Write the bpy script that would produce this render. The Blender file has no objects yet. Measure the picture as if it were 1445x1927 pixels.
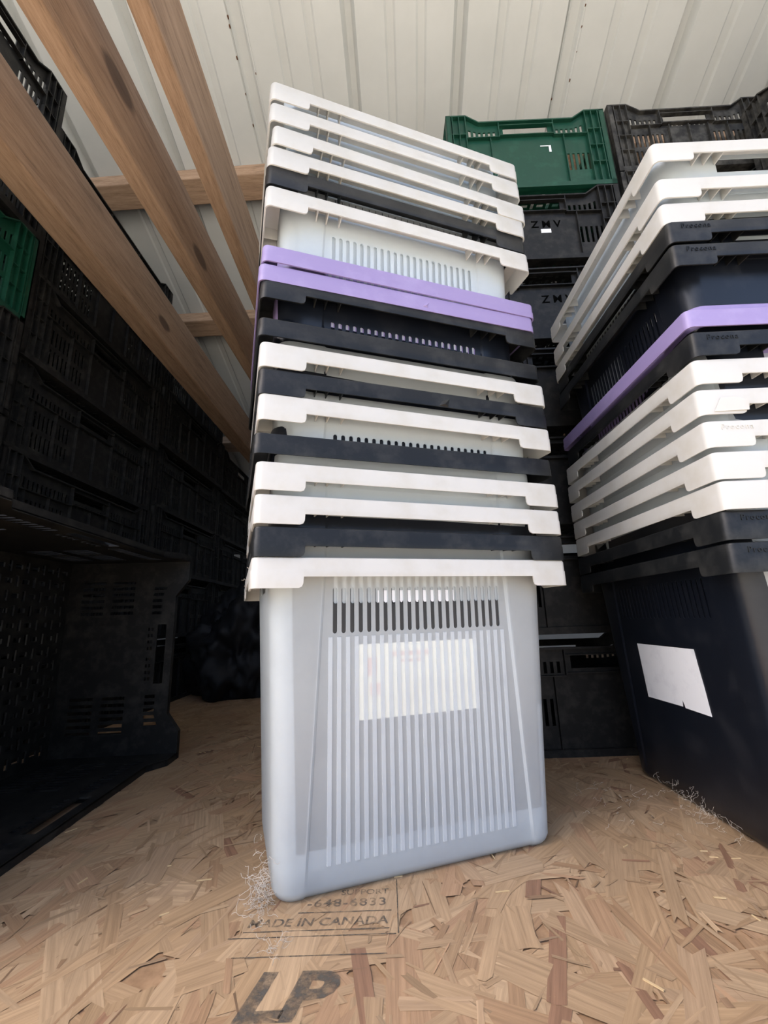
import bpy, bmesh, math, random
from mathutils import Vector, Matrix

random.seed(7)
scene = bpy.context.scene
COL = scene.collection
PI = math.pi

# ------------------------------------------------------------------ camera
CAM_H = 0.272
F_PX, PITCH, ROLL = 820.66, math.radians(13.7014), math.radians(1.9687)
cam_d = bpy.data.cameras.new('camera')
cam_d.sensor_fit = 'HORIZONTAL'
cam_d.sensor_width = 36.0
cam_d.lens = F_PX * 36.0 / 1445.0
cam_d.clip_start = 0.01
cam = bpy.data.objects.new('camera', cam_d)
COL.objects.link(cam)
fw = Vector((0, math.cos(PITCH), math.sin(PITCH)))
up0 = Vector((0, -math.sin(PITCH), math.cos(PITCH)))
rt0 = Vector((1, 0, 0))
rt = rt0 * math.cos(ROLL) - up0 * math.sin(ROLL)
up = up0 * math.cos(ROLL) + rt0 * math.sin(ROLL)
m = Matrix.Identity(4)
for i in range(3):
    m[i][0], m[i][1], m[i][2] = rt[i], up[i], -fw[i]
m[2][3] = CAM_H
cam.matrix_world = m
scene.camera = cam

# ------------------------------------------------------------------ sky, sun, exposure
world = bpy.data.worlds.new('sky')
scene.world = world
world.use_nodes = True
wn = world.node_tree
wn.nodes.clear()
sky = wn.nodes.new('ShaderNodeTexSky')
sky.sky_type = 'NISHITA'
sky.sun_disc = False
sky.sun_elevation = math.radians(55)
sky.sun_rotation = math.radians(252.5)
sky.air_density = 0.8
sky.dust_density = 4.0
bgn = wn.nodes.new('ShaderNodeBackground')
bgn.inputs['Strength'].default_value = 0.5
won = wn.nodes.new('ShaderNodeOutputWorld')
wn.links.new(sky.outputs[0], bgn.inputs[0])
wn.links.new(bgn.outputs[0], won.inputs[0])

sun_d = bpy.data.lights.new('sun', 'SUN')
sun_d.energy = 9.5
sun_d.angle = math.radians(0.6)
sun_d.color = (1.0, 0.955, 0.89)
sun = bpy.data.objects.new('sun', sun_d)
COL.objects.link(sun)
# the sun stands high to the front left: it lights the yard and the left edge of the deck, not the stacks under the roof
sdir = Vector((-0.547, -0.173, 0.819)).normalized()
sun.rotation_euler = sdir.to_track_quat('Z', 'Y').to_euler()
sun.location = (-4, -2, 6)

vs = scene.view_settings
vs.view_transform = 'Standard'
vs.look = 'None'
vs.gamma = 1.0
vs.use_curve_mapping = False
vs.exposure = 0.08

# ------------------------------------------------------------------ helpers
def mesh(name, verts, faces, smooth=False):
    me = bpy.data.meshes.new(name)
    me.from_pydata([tuple(v) for v in verts], [], [tuple(f) for f in faces])
    me.update()
    if smooth:
        for p in me.polygons:
            p.use_smooth = True
    return me

def link(name, me, mat=None, parent=None, loc=None, rot=None):
    o = bpy.data.objects.new(name, me)
    COL.objects.link(o)
    if parent is not None:
        o.parent = parent
    if loc is not None:
        o.location = loc
    if rot is not None:
        o.rotation_euler = rot
    if mat is not None and me is not None and len(me.materials) == 0:
        me.materials.append(mat)
    return o

def tag(o, label=None, cat=None, group=None, kind=None):
    if label: o['label'] = label
    if cat: o['category'] = cat
    if group: o['group'] = group
    if kind: o['kind'] = kind
    return o

def empty(name, loc=(0, 0, 0), rot=(0, 0, 0)):
    o = bpy.data.objects.new(name, None)
    COL.objects.link(o)
    o.empty_display_size = 0.05
    o.location = loc
    o.rotation_euler = rot
    return o

class MB:
    def __init__(s):
        s.v, s.f = [], []
    def box(s, x0, x1, y0, y1, z0, z1):
        b = len(s.v)
        s.v += [(x0,y0,z0),(x1,y0,z0),(x1,y1,z0),(x0,y1,z0),(x0,y0,z1),(x1,y0,z1),(x1,y1,z1),(x0,y1,z1)]
        s.f += [tuple(b+i for i in q) for q in ((0,3,2,1),(4,5,6,7),(0,1,5,4),(1,2,6,5),(2,3,7,6),(3,0,4,7))]
    def add(s, verts, faces):
        b = len(s.v)
        s.v += [tuple(v) for v in verts]
        s.f += [tuple(b+i for i in q) for q in faces]
    def mesh(s, name, smooth=False):
        return mesh(name, s.v, s.f, smooth)

def bevel_mod(o, w, seg=2):
    b = o.modifiers.new('bevel', 'BEVEL')
    b.width = w; b.segments = seg; b.limit_method = 'ANGLE'; b.angle_limit = math.radians(40)

def text_mesh(body, size, extrude=0.0, shear=0.0, bold=0.0, align='LEFT', spacing=1.0):
    c = bpy.data.curves.new('lettering', 'FONT')
    c.body = body; c.size = size; c.extrude = extrude; c.shear = shear
    c.offset = bold; c.align_x = align; c.space_character = spacing
    c.resolution_u = 3
    o = bpy.data.objects.new('lettering', c)
    COL.objects.link(o)
    dg = bpy.context.evaluated_depsgraph_get()
    me = bpy.data.meshes.new_from_object(o.evaluated_get(dg))
    bpy.data.objects.remove(o)
    bpy.data.curves.remove(c)
    me.name = 'lettering'
    return me

# ------------------------------------------------------------------ materials
def newmat(name):
    ma = bpy.data.materials.new(name)
    ma.use_nodes = True
    nt = ma.node_tree
    bs = nt.nodes['Principled BSDF']
    return ma, nt, bs

def N(nt, t, **kw):
    n = nt.nodes.new(t)
    for k, v in kw.items():
        setattr(n, k, v)
    return n

def noise_fac(nt, scale, detail=3, rough=0.6, coords='Object', stretch=None):
    tc = N(nt, 'ShaderNodeTexCoord')
    nz = N(nt, 'ShaderNodeTexNoise')
    nz.inputs['Scale'].default_value = scale
    nz.inputs['Detail'].default_value = detail
    nz.inputs['Roughness'].default_value = rough
    if stretch:
        mp = N(nt, 'ShaderNodeMapping')
        mp.inputs['Scale'].default_value = stretch
        nt.links.new(tc.outputs[coords], mp.inputs[0])
        nt.links.new(mp.outputs[0], nz.inputs['Vector'])
    else:
        nt.links.new(tc.outputs[coords], nz.inputs['Vector'])
    return nz

def ramp(nt, src, stops):
    r = N(nt, 'ShaderNodeValToRGB')
    els = r.color_ramp.elements
    while len(els) < len(stops):
        els.new(0.5)
    for e, (p, c) in zip(els, stops):
        e.position = p
        e.color = (c[0], c[1], c[2], 1)
    nt.links.new(src, r.inputs[0])
    return r

def bump(nt, bs, src, strength=0.2, dist=0.001):
    b = N(nt, 'ShaderNodeBump')
    b.inputs['Strength'].default_value = strength
    b.inputs['Distance'].default_value = dist
    nt.links.new(src, b.inputs['Height'])
    nt.links.new(b.outputs[0], bs.inputs['Normal'])

def plastic(name, col, col2, rough=0.4, scale=35, spec=0.5, lo=0.5, hi=0.8, bmp=0.08):
    ma, nt, bs = newmat(name)
    nz = noise_fac(nt, scale, 5, 0.65)
    r = ramp(nt, nz.outputs[0], [(lo, col), (hi, col2)])
    nt.links.new(r.outputs[0], bs.inputs['Base Color'])
    bs.inputs['Roughness'].default_value = rough
    bs.inputs['Specular IOR Level'].default_value = spec
    n2 = noise_fac(nt, 260, 2)
    bump(nt, bs, n2.outputs[0], bmp, 0.0006)
    return ma

def milky(name, col, col2, see_through, transl, rough=0.35):
    """milky polypropylene: diffuse + translucent, thin walls let some of the inside show"""
    ma, nt, bs = newmat(name)
    nz = noise_fac(nt, 22, 4, 0.6)
    r = ramp(nt, nz.outputs[0], [(0.45, col), (0.8, col2)])
    nt.links.new(r.outputs[0], bs.inputs['Base Color'])
    bs.inputs['Roughness'].default_value = rough
    out = nt.nodes['Material Output']
    tl = N(nt, 'ShaderNodeBsdfTranslucent')
    nt.links.new(r.outputs[0], tl.inputs[0])
    mx = N(nt, 'ShaderNodeMixShader')
    mx.inputs[0].default_value = transl
    nt.links.new(bs.outputs[0], mx.inputs[1]); nt.links.new(tl.outputs[0], mx.inputs[2])
    last = mx
    if see_through > 0:
        tr = N(nt, 'ShaderNodeBsdfTransparent')
        tr.inputs[0].default_value = (0.93, 0.96, 1.0, 1)
        m2 = N(nt, 'ShaderNodeMixShader')
        m2.inputs[0].default_value = see_through
        nt.links.new(mx.outputs[0], m2.inputs[1]); nt.links.new(tr.outputs[0], m2.inputs[2])
        last = m2
    nt.links.new(last.outputs[0], out.inputs[0])
    return ma

M = {}
M['white_rim'] = milky('white_rim_plastic', (0.735, 0.725, 0.69), (0.66, 0.635, 0.57), 0.0, 0.35)
M['white_body'] = milky('milky_wall_plastic', (0.79, 0.845, 0.86), (0.73, 0.78, 0.80), 0.45, 0.26)
M['white_rib'] = milky('milky_rib_plastic', (0.78, 0.82, 0.835), (0.73, 0.76, 0.775), 0.38, 0.26)
M['black_rim'] = plastic('black_rim_plastic', (0.009, 0.010, 0.011), (0.040, 0.040, 0.038), 0.38, 30, 0.28, 0.45, 0.85)
M['black_body'] = plastic('black_wall_plastic', (0.006, 0.008, 0.013), (0.022, 0.024, 0.03), 0.30, 18, 0.4, 0.5, 0.9)
M['purple'] = plastic('lavender_plastic', (0.265, 0.21, 0.41), (0.32, 0.265, 0.47), 0.4, 25, 0.5)
M['crate_black'] = plastic('dusty_black_plastic', (0.009, 0.009, 0.009), (0.05, 0.047, 0.041), 0.5, 40, 0.28, 0.45, 0.95)
M['crate_dusty'] = plastic('very_dusty_black_plastic', (0.016, 0.016, 0.016), (0.14, 0.135, 0.12), 0.6, 30, 0.3, 0.4, 0.9)
M['crate_green'] = plastic('green_plastic', (0.006, 0.050, 0.030), (0.018, 0.085, 0.052), 0.42, 30, 0.35)
M['paper'] = plastic('cream_paper', (0.95, 0.88, 0.70), (0.90, 0.80, 0.60), 0.8, 14, 0.2)
M['paper_white'] = plastic('white_paper_label', (0.78, 0.80, 0.83), (0.66, 0.68, 0.72), 0.7, 30, 0.3, 0.5, 0.75)
M['ink'] = plastic('black_ink', (0.002, 0.002, 0.002), (0.003, 0.003, 0.003), 0.9, 35, 0.02)
M['dimple'] = plastic('shaded_mould_dimple', (0.30, 0.28, 0.24), (0.24, 0.22, 0.19), 0.6)  # discs darker than the rim: shade of the hollows put into their colour
M['dimple_black'] = plastic('shaded_black_dimple', (0.004, 0.004, 0.004), (0.006, 0.006, 0.006), 0.6)
M['red_print'] = plastic('faded_red_print', (0.80, 0.55, 0.45), (0.86, 0.7, 0.6), 0.8)

def metal_mat(name='white_painted_steel'):
    ma, nt, bs = newmat(name)
    nz = noise_fac(nt, 6, 4)
    r = ramp(nt, nz.outputs[0], [(0.35, (0.53, 0.55, 0.54)), (0.75, (0.585, 0.605, 0.595))])
    nt.links.new(r.outputs[0], bs.inputs['Base Color'])
    bs.inputs['Roughness'].default_value = 0.45
    n2 = noise_fac(nt, 350, 2)
    bump(nt, bs, n2.outputs[0], 0.12, 0.0006)
    return ma
M['metal'] = metal_mat()
M['rust'] = plastic('rust', (0.12, 0.05, 0.02), (0.2, 0.1, 0.05), 0.8, 60)

def wood_mat(name, axis_stretch, knots=()):
    ma, nt, bs = newmat(name)
    n1 = noise_fac(nt, 9, 6, 0.7, stretch=axis_stretch)
    n2 = noise_fac(nt, 60, 4, 0.7, stretch=axis_stretch)
    mx = N(nt, 'ShaderNodeMath', operation='ADD')
    m5 = N(nt, 'ShaderNodeMath', operation='MULTIPLY'); m5.inputs[1].default_value = 0.45
    nt.links.new(n2.outputs[0], m5.inputs[0])
    nt.links.new(n1.outputs[0], mx.inputs[0]); nt.links.new(m5.outputs[0], mx.inputs[1])
    r = ramp(nt, mx.outputs[0], [(0.45, (0.15, 0.095, 0.058)), (0.68, (0.31, 0.20, 0.125)), (0.95, (0.43, 0.29, 0.19))])
    colout = r.outputs[0]
    tc = N(nt, 'ShaderNodeTexCoord')
    for (kx, ky, kz, rr) in knots:
        mp = N(nt, 'ShaderNodeMapping')
        mp.inputs['Location'].default_value = (-kx, -ky * 0.45, -kz)
        mp.inputs['Scale'].default_value = (1, 0.45, 1)
        nt.links.new(tc.outputs['Object'], mp.inputs[0])
        ln = N(nt, 'ShaderNodeVectorMath', operation='LENGTH')
        nt.links.new(mp.outputs[0], ln.inputs[0])
        mr = N(nt, 'ShaderNodeMapRange')
        mr.inputs['From Min'].default_value = rr * 0.8
        mr.inputs['From Max'].default_value = rr * 1.15
        mr.inputs['To Min'].default_value = 0.8
        mr.inputs['To Max'].default_value = 0.0
        nt.links.new(ln.outputs['Value'], mr.inputs[0])
        mix = N(nt, 'ShaderNodeMixRGB')
        mix.inputs[2].default_value = (0.075, 0.045, 0.028, 1)
        nt.links.new(mr.outputs[0], mix.inputs[0])
        nt.links.new(colout, mix.inputs[1])
        colout = mix.outputs[0]
    nt.links.new(colout, bs.inputs['Base Color'])
    bs.inputs['Roughness'].default_value = 0.75
    bump(nt, bs, mx.outputs[0], 0.3, 0.002)
    return ma

def osb_mat(name, flakes):
    ma, nt, bs = newmat(name)
    if flakes:
        at = N(nt, 'ShaderNodeAttribute'); at.attribute_name = 'strand_colour'
        nz = noise_fac(nt, 1.0, 5, 0.7, 'UV', (9, 260, 1))
        r = ramp(nt, nz.outputs[0], [(0.3, (0.62, 0.60, 0.58)), (0.7, (1.1, 1.1, 1.1))])
        mx = N(nt, 'ShaderNodeMixRGB', blend_type='MULTIPLY'); mx.inputs[0].default_value = 1
        nt.links.new(at.outputs['Color'], mx.inputs[1]); nt.links.new(r.outputs[0], mx.inputs[2])
        nt.links.new(mx.outputs[0], bs.inputs['Base Color'])
        bump(nt, bs, nz.outputs[0], 0.35, 0.0006)
    else:
        nz = noise_fac(nt, 30, 5, 0.7)
        r = ramp(nt, nz.outputs[0], [(0.3, (0.20, 0.115, 0.06)), (0.7, (0.40, 0.25, 0.14))])
        nt.links.new(r.outputs[0], bs.inputs['Base Color'])
    bs.inputs['Roughness'].default_value = 0.62
    return ma
M['osb'] = osb_mat('strand_board', False)
M['osb_flake'] = osb_mat('strand_board_flakes', True)

def stamp_mat():
    ma, nt, bs = newmat('worn_stamp_ink')
    nz = noise_fac(nt, 70, 4, 0.75)
    r = ramp(nt, nz.outputs[0], [(0.36, (0.05, 0.05, 0.05)), (0.60, (0.75, 0.75, 0.75))])
    bs.inputs['Base Color'].default_value = (0.085, 0.075, 0.062, 1)
    bs.inputs['Roughness'].default_value = 0.8
    inv = N(nt, 'ShaderNodeInvert')
    nt.links.new(r.outputs[0], inv.inputs['Color'])
    nt.links.new(inv.outputs[0], bs.inputs['Alpha'])
    return ma
M['stamp'] = stamp_mat()

def ground_mat():
    ma, nt, bs = newmat('dry_yard_ground')
    nz = noise_fac(nt, 3, 6, 0.7)
    r = ramp(nt, nz.outputs[0], [(0.3, (0.44, 0.40, 0.33)), (0.7, (0.58, 0.54, 0.46))])
    nt.links.new(r.outputs[0], bs.inputs['Base Color'])
    bs.inputs['Roughness'].default_value = 0.95
    return ma
M['ground'] = ground_mat()
M['bag'] = plastic('black_bag_film', (0.006, 0.006, 0.007), (0.014, 0.014, 0.014), 0.62, 12, 0.3)
M['sack'] = plastic('pale_sackcloth', (0.32, 0.26, 0.18), (0.42, 0.35, 0.26), 0.9, 30, 0.1)
M['web'] = plastic('cobweb_fibre', (0.55, 0.50, 0.43), (0.62, 0.57, 0.5), 0.9, 30, 0.2)
M['straw'] = plastic('straw', (0.55, 0.40, 0.22), (0.65, 0.52, 0.32), 0.8, 30, 0.2)

# ------------------------------------------------------------------ the setting
FX0, FX1, FY0, FY1 = -1.75, 2.05, 0.0, 3.35
mb = MB(); mb.box(FX0, FX1, FY0, FY1, -0.02, -0.0005)
floor = link('floor', mb.mesh('floor'), M['osb'])
tag(floor, 'oriented strand board floor deck with printed stamp', kind='structure')

def make_flakes(n, x0, x1, y0, y1):
    rnd = random.Random(3)
    V, Fc, cols, uvs = [], [], [], []
    pal = [(0.46, 0.305, 0.175), (0.49, 0.33, 0.195), (0.43, 0.28, 0.16), (0.52, 0.36, 0.22), (0.41, 0.255, 0.145),
           (0.47, 0.315, 0.185), (0.45, 0.28, 0.165), (0.48, 0.325, 0.20), (0.44, 0.295, 0.175)]
    for i in range(n):
        cx, cy = rnd.uniform(x0, x1), rnd.uniform(y0, y1)
        L = rnd.uniform(0.05, 0.17); Wd = rnd.uniform(0.010, 0.042)
        thin = rnd.random()
        if thin < 0.22: Wd *= 0.35
        a = rnd.gauss(PI/2.6, 0.55) if rnd.random() < 0.65 else rnd.uniform(0, PI)
        c, s = math.cos(a), math.sin(a)
        z = 0.0002 + 0.0009 * rnd.random()
        tl, tw = rnd.uniform(-.0004, .0004), rnd.uniform(-.0003, .0003)
        if i > n*0.62:      # small slivers on top
            L = rnd.uniform(0.008, 0.05); Wd = rnd.uniform(0.0012, 0.006)
            z = 0.0008 + 0.0005*rnd.random()
        # ragged hexagonal strand
        pts = [(-.5 + rnd.uniform(-.06, .06), -.5), (0 + rnd.uniform(-.2, .2), -.5 + rnd.uniform(-.12, .12)), (.5 + rnd.uniform(-.08, .08), -.5),
               (.5 + rnd.uniform(-.14, .08), rnd.uniform(-.2, .2)),
               (.5 + rnd.uniform(-.08, .08), .5), (0 + rnd.uniform(-.2, .2), .5 + rnd.uniform(-.12, .12)), (-.5 + rnd.uniform(-.06, .06), .5),
               (-.5 + rnd.uniform(-.08, .14), rnd.uniform(-.2, .2))]
        b = len(V)
        k = rnd.choice(pal); j = rnd.uniform(0.92, 1.08)
        if rnd.random() < 0.05:
            k = (0.30, 0.165, 0.10); Wd = min(Wd, 0.014); L *= 0.7
        if i > n*0.62: j = rnd.uniform(0.70, 1.18)
        elif thin > 0.93:
            Wd = rnd.uniform(0.0008, 0.0022); L *= 0.6; k = (0.25, 0.155, 0.09)
        col = (k[0]*j*0.86, k[1]*j*0.86, k[2]*j*0.84, 1)
        ou, ov = rnd.uniform(0, 50), rnd.uniform(0, 50)
        for (p, q) in pts:
            lx, ly = p*L, q*Wd
            V.append((cx + lx*c - ly*s, cy + lx*s + ly*c, max(0.00005, z + tl*p + tw*q)))
        f = tuple(range(b, b+8)); Fc.append(f)
        for (p, q) in pts:
            cols.append(col); uvs.append((ou + p*L, ov + q*Wd))
    me = mesh('strands', V, Fc)
    ca = me.color_attributes.new('strand_colour', 'FLOAT_COLOR', 'CORNER')
    uv = me.uv_layers.new(name='UVMap')
    for i in range(len(cols)):
        ca.data[i].color = cols[i]
        uv.data[i].uv = uvs[i]
    return me
fl = link('wood_strands', make_flakes(16000, -0.95, 1.3, 0.16, 2.6), M['osb_flake'], floor)
tag(fl, 'overlapping tan wood strands', kind='stuff')

# printed stamp on the board
def stamp(body, size, x, y, align, shear=0.0, bold=0.0, spacing=1.0, sx=1.0):
    me = text_mesh(body, size, 0, shear, bold, align, spacing)
    o = link('stamp_print', me, M['stamp'], floor, (x, y, 0.0014))
    o.scale = (sx, 1, 1)
    return o
stamp('MADE IN CANADA', 0.0152, -0.0095, 0.4765, 'RIGHT', 0.12, 0.0002, 1.0)
stamp('-648-6833', 0.0165, -0.0105, 0.503, 'RIGHT', 0.0, 0.0002, 1.15)
stamp('SUPPORT', 0.0115, -0.0085, 0.521, 'RIGHT', 0.0, 0.0001, 1.0)
stamp('LP', 0.060, -0.121, 0.3805, 'LEFT', 0.22, 0.0024, 0.95, 1.12)
for (y0, xa, xb) in ((0.4700, -0.140, -0.008), (0.4625, -0.151, -0.002), (0.4395, -0.140, -0.010), (0.4945, -0.095, -0.006)):
    mb = MB(); mb.box(xa, xb, y0, y0 + 0.0009, 0.0012, 0.0014)
    link('stamp_print', mb.mesh('stamp_line'), M['stamp'], floor)
mb = MB(); mb.box(-0.0005, 0.0004, 0.463, 0.545, 0.0012, 0.0014)
link('stamp_print', mb.mesh('stamp_line'), M['stamp'], floor)

# roof of ribbed steel sheets: plane  z = C - A x - B y (camera height added), ribs run down the slope
RA, RB, RC, RTH, RX0, RIB = 0.052, 0.397, 2.027, 0.044, -0.4166, 0.3233
def roof_z(x, y, off=0.0):
    return RC - RA * x - RB * y + CAM_H + off
roof = empty('ceiling', (0, 0, 0))
tag(roof, 'white ribbed steel roof sheets seen from below', kind='structure')
def roof_profile():
    # (fraction across one rib module, rise above the pan)
    P = []
    w = 0.021
    P += [(0.0 - w*1.0/RIB, 0.0), (0.0 - w*0.45/RIB, 0.026), (0.0 + w*0.45/RIB, 0.026), (0.0 + w*1.0/RIB, 0.0)]
    for fr in (0.37, 0.65):
        P += [(fr - 0.016/RIB, 0.0), (fr - 0.010/RIB, 0.006), (fr + 0.010/RIB, 0.006), (fr + 0.016/RIB, 0.0)]
    return P
def roof_panel(k):
    xs = []
    for r in range(3):
        for (fr, h) in roof_profile():
            xs.append((RX0 + (3*k + r + fr) * RIB, h))
    xs.append((RX0 + (3*k + 3 - 0.026/RIB) * RIB, 0.0))
    xs.append((RX0 + (3*k + 3 - 0.012/RIB) * RIB, 0.0145))
    xs.append((RX0 + (3*k + 3 + 0.012/RIB) * RIB, 0.0145))
    xs.append((RX0 + (3*k + 3 + 0.026/RIB) * RIB, -0.0015))
    V, Fc = [], []
    ys = (-0.18, 0.4, 1.2, 2.0, 3.45)
    for (x, h) in xs:
        for y in ys:
            X = x + RTH * y
            V.append((X, y, roof_z(X, y, h)))
    ny = len(ys)
    for i in range(len(xs) - 1):
        for j in range(ny - 1):
            Fc.append((i*ny+j, i*ny+j+1, (i+1)*ny+j+1, (i+1)*ny+j))
    o = link('roof_sheet', mesh('roof_sheet', V, Fc), M['metal'], roof)
    so = o.modifiers.new('solid', 'SOLIDIFY'); so.thickness = 0.0008; so.offset = 1
    return o
for k in (-2, -1, 0, 1, 2):
    roof_panel(k)
# rusty screw marks along the lap ribs
mb = MB()
rr = random.Random(5)
for k in (0, 2*0+1):
    for i in range(26):
        y = 0.55 + i*0.045 + rr.uniform(-.02, .02)
        x = RX0 + 3*k*RIB + RTH*y + rr.choice((-0.023, 0.024)) + rr.uniform(-.002, .002)
        z = roof_z(x, y)
        s = rr.uniform(.001, .0028)
        mb.box(x-s*.6, x+s*.6, y-s*1.5, y+s*1.5, z-.0022, z+.001)
tag(link('rust_specks', mb.mesh('rust_specks'), M['rust'], roof), 'rust specks along the sheet laps', kind='stuff')

def wall(name, verts, label):
    o = link(name, mesh(name, verts, [(0, 1, 2, 3)]), M['metal'])
    so = o.modifiers.new('solid', 'SOLIDIFY'); so.thickness = 0.02; so.offset = 0
    tag(o, label, kind='structure')
wall('wall_left', [(FX0, 0.62, 0), (FX0, FY1, 0), (FX0, FY1, roof_z(FX0, FY1)-.01), (FX0, 0.62, roof_z(FX0, 0.62)-.01)], 'white steel wall behind the left crates')
wall('wall_right', [(FX1, 0.25, 0), (FX1, FY1, 0), (FX1, FY1, roof_z(FX1, FY1)-.01), (FX1, 0.25, roof_z(FX1, 0.25)-.01)], 'white steel wall at the right')
wall('wall_back', [(FX0, FY1, 0), (FX1, FY1, 0), (FX1, FY1, roof_z(FX1, FY1)-.01), (FX0, FY1, roof_z(FX0, FY1)-.01)], 'white steel wall at the back')
g = link('ground', mesh('ground', [(-40, -60, -0.8), (40, -60, -0.8), (40, 30, -0.8), (-40, 30, -0.8)], [(0, 1, 2, 3)]), M['ground'])
tag(g, 'dry sunlit yard in front of the shed', kind='structure')

# joists and purlins
def beam(name, x0, x1, y0, y1, z0, z1, mat, label, yaw=0.0):
    L = y1 - y0; cx = (x0+x1)/2
    mb = MB(); mb.box(-(x1-x0)/2, (x1-x0)/2, 0, L, 0, z1-z0)
    o = link(name, mb.mesh(name), mat, None, (cx, y0, z0), (0, 0, yaw))
    bevel_mod(o, 0.004, 2)
    tag(o, label, 'beam', 'wooden joists under the steel roof')
    return o
ZB = 0.85 + CAM_H
beam('roof_joist', -0.718, -0.655, 0.215, 2.33, ZB, ZB + 0.158, wood_mat('joist_wood_a', (9, 0.7, 9), [(0.031, 0.955, 0.06, 0.016)]), 'rough wooden joist nearest the left crates, lowest in the picture', 0.006)
beam('roof_joist', -0.492, -0.456, 0.215, 2.33, ZB, ZB + 0.160, wood_mat('joist_wood_b', (9, 0.7, 9), [(0.018, 0.36, 0.10, 0.021), (0.018, 0.70, 0.05, 0.018)]), 'middle one of three rough wooden joists, with two dark knots', -0.02)
beam('roof_joist', -0.334, -0.302, 0.215, 2.33, ZB, ZB + 0.147, wood_mat('joist_wood_c', (9, 0.7, 9)), 'rough wooden joist closest to the left tote stack, rightmost of three', 0.012)

wood_p = wood_mat('purlin_wood', (0.7, 9, 9))
def purlin(yc, label):
    # yc: y at x=-0.65; runs across, flat under the sheets
    x0, x1 = -1.7, 2.0
    V = []
    for x in (x0, x1):
        y = yc - 0.065 * (x + 0.65)
        for (dy, dz) in ((-0.02, -0.001), (-0.02, -0.045), (0.055, -0.045), (0.055, -0.001)):
            V.append((x, y + dy, roof_z(x, y + dy, dz)))
    o = link('roof_purlin', mesh('roof_purlin', V, [(0,1,2,3),(7,6,5,4),(0,4,5,1),(1,5,6,2),(2,6,7,3),(3,7,4,0)]), wood_p)
    bevel_mod(o, 0.003, 2)
    tag(o, label, 'beam', 'purlins under the roof sheets')
purlin(1.235, 'wooden purlin crossing under the roof sheets, upper one')
purlin(1.725, 'wooden purlin crossing under the roof sheets, lower one further back')
purlin(2.45, 'wooden purlin hidden far back behind the left tote stack')

# ------------------------------------------------------------------ nesting totes
TW, TL, TH = 0.40, 0.28, 0.339       # rim outside length, width, height of the rim top
LIPZ = 0.360
def insx(z): return 0.034 - 0.014 * min(z, 0.34) / 0.34
def insy(z): return 0.040 - 0.018 * min(z, 0.34) / 0.34
SL_B, SL_T = 0.257, 0.308
NS, SP, SW = 22, 0.0101, 0.0050

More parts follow.
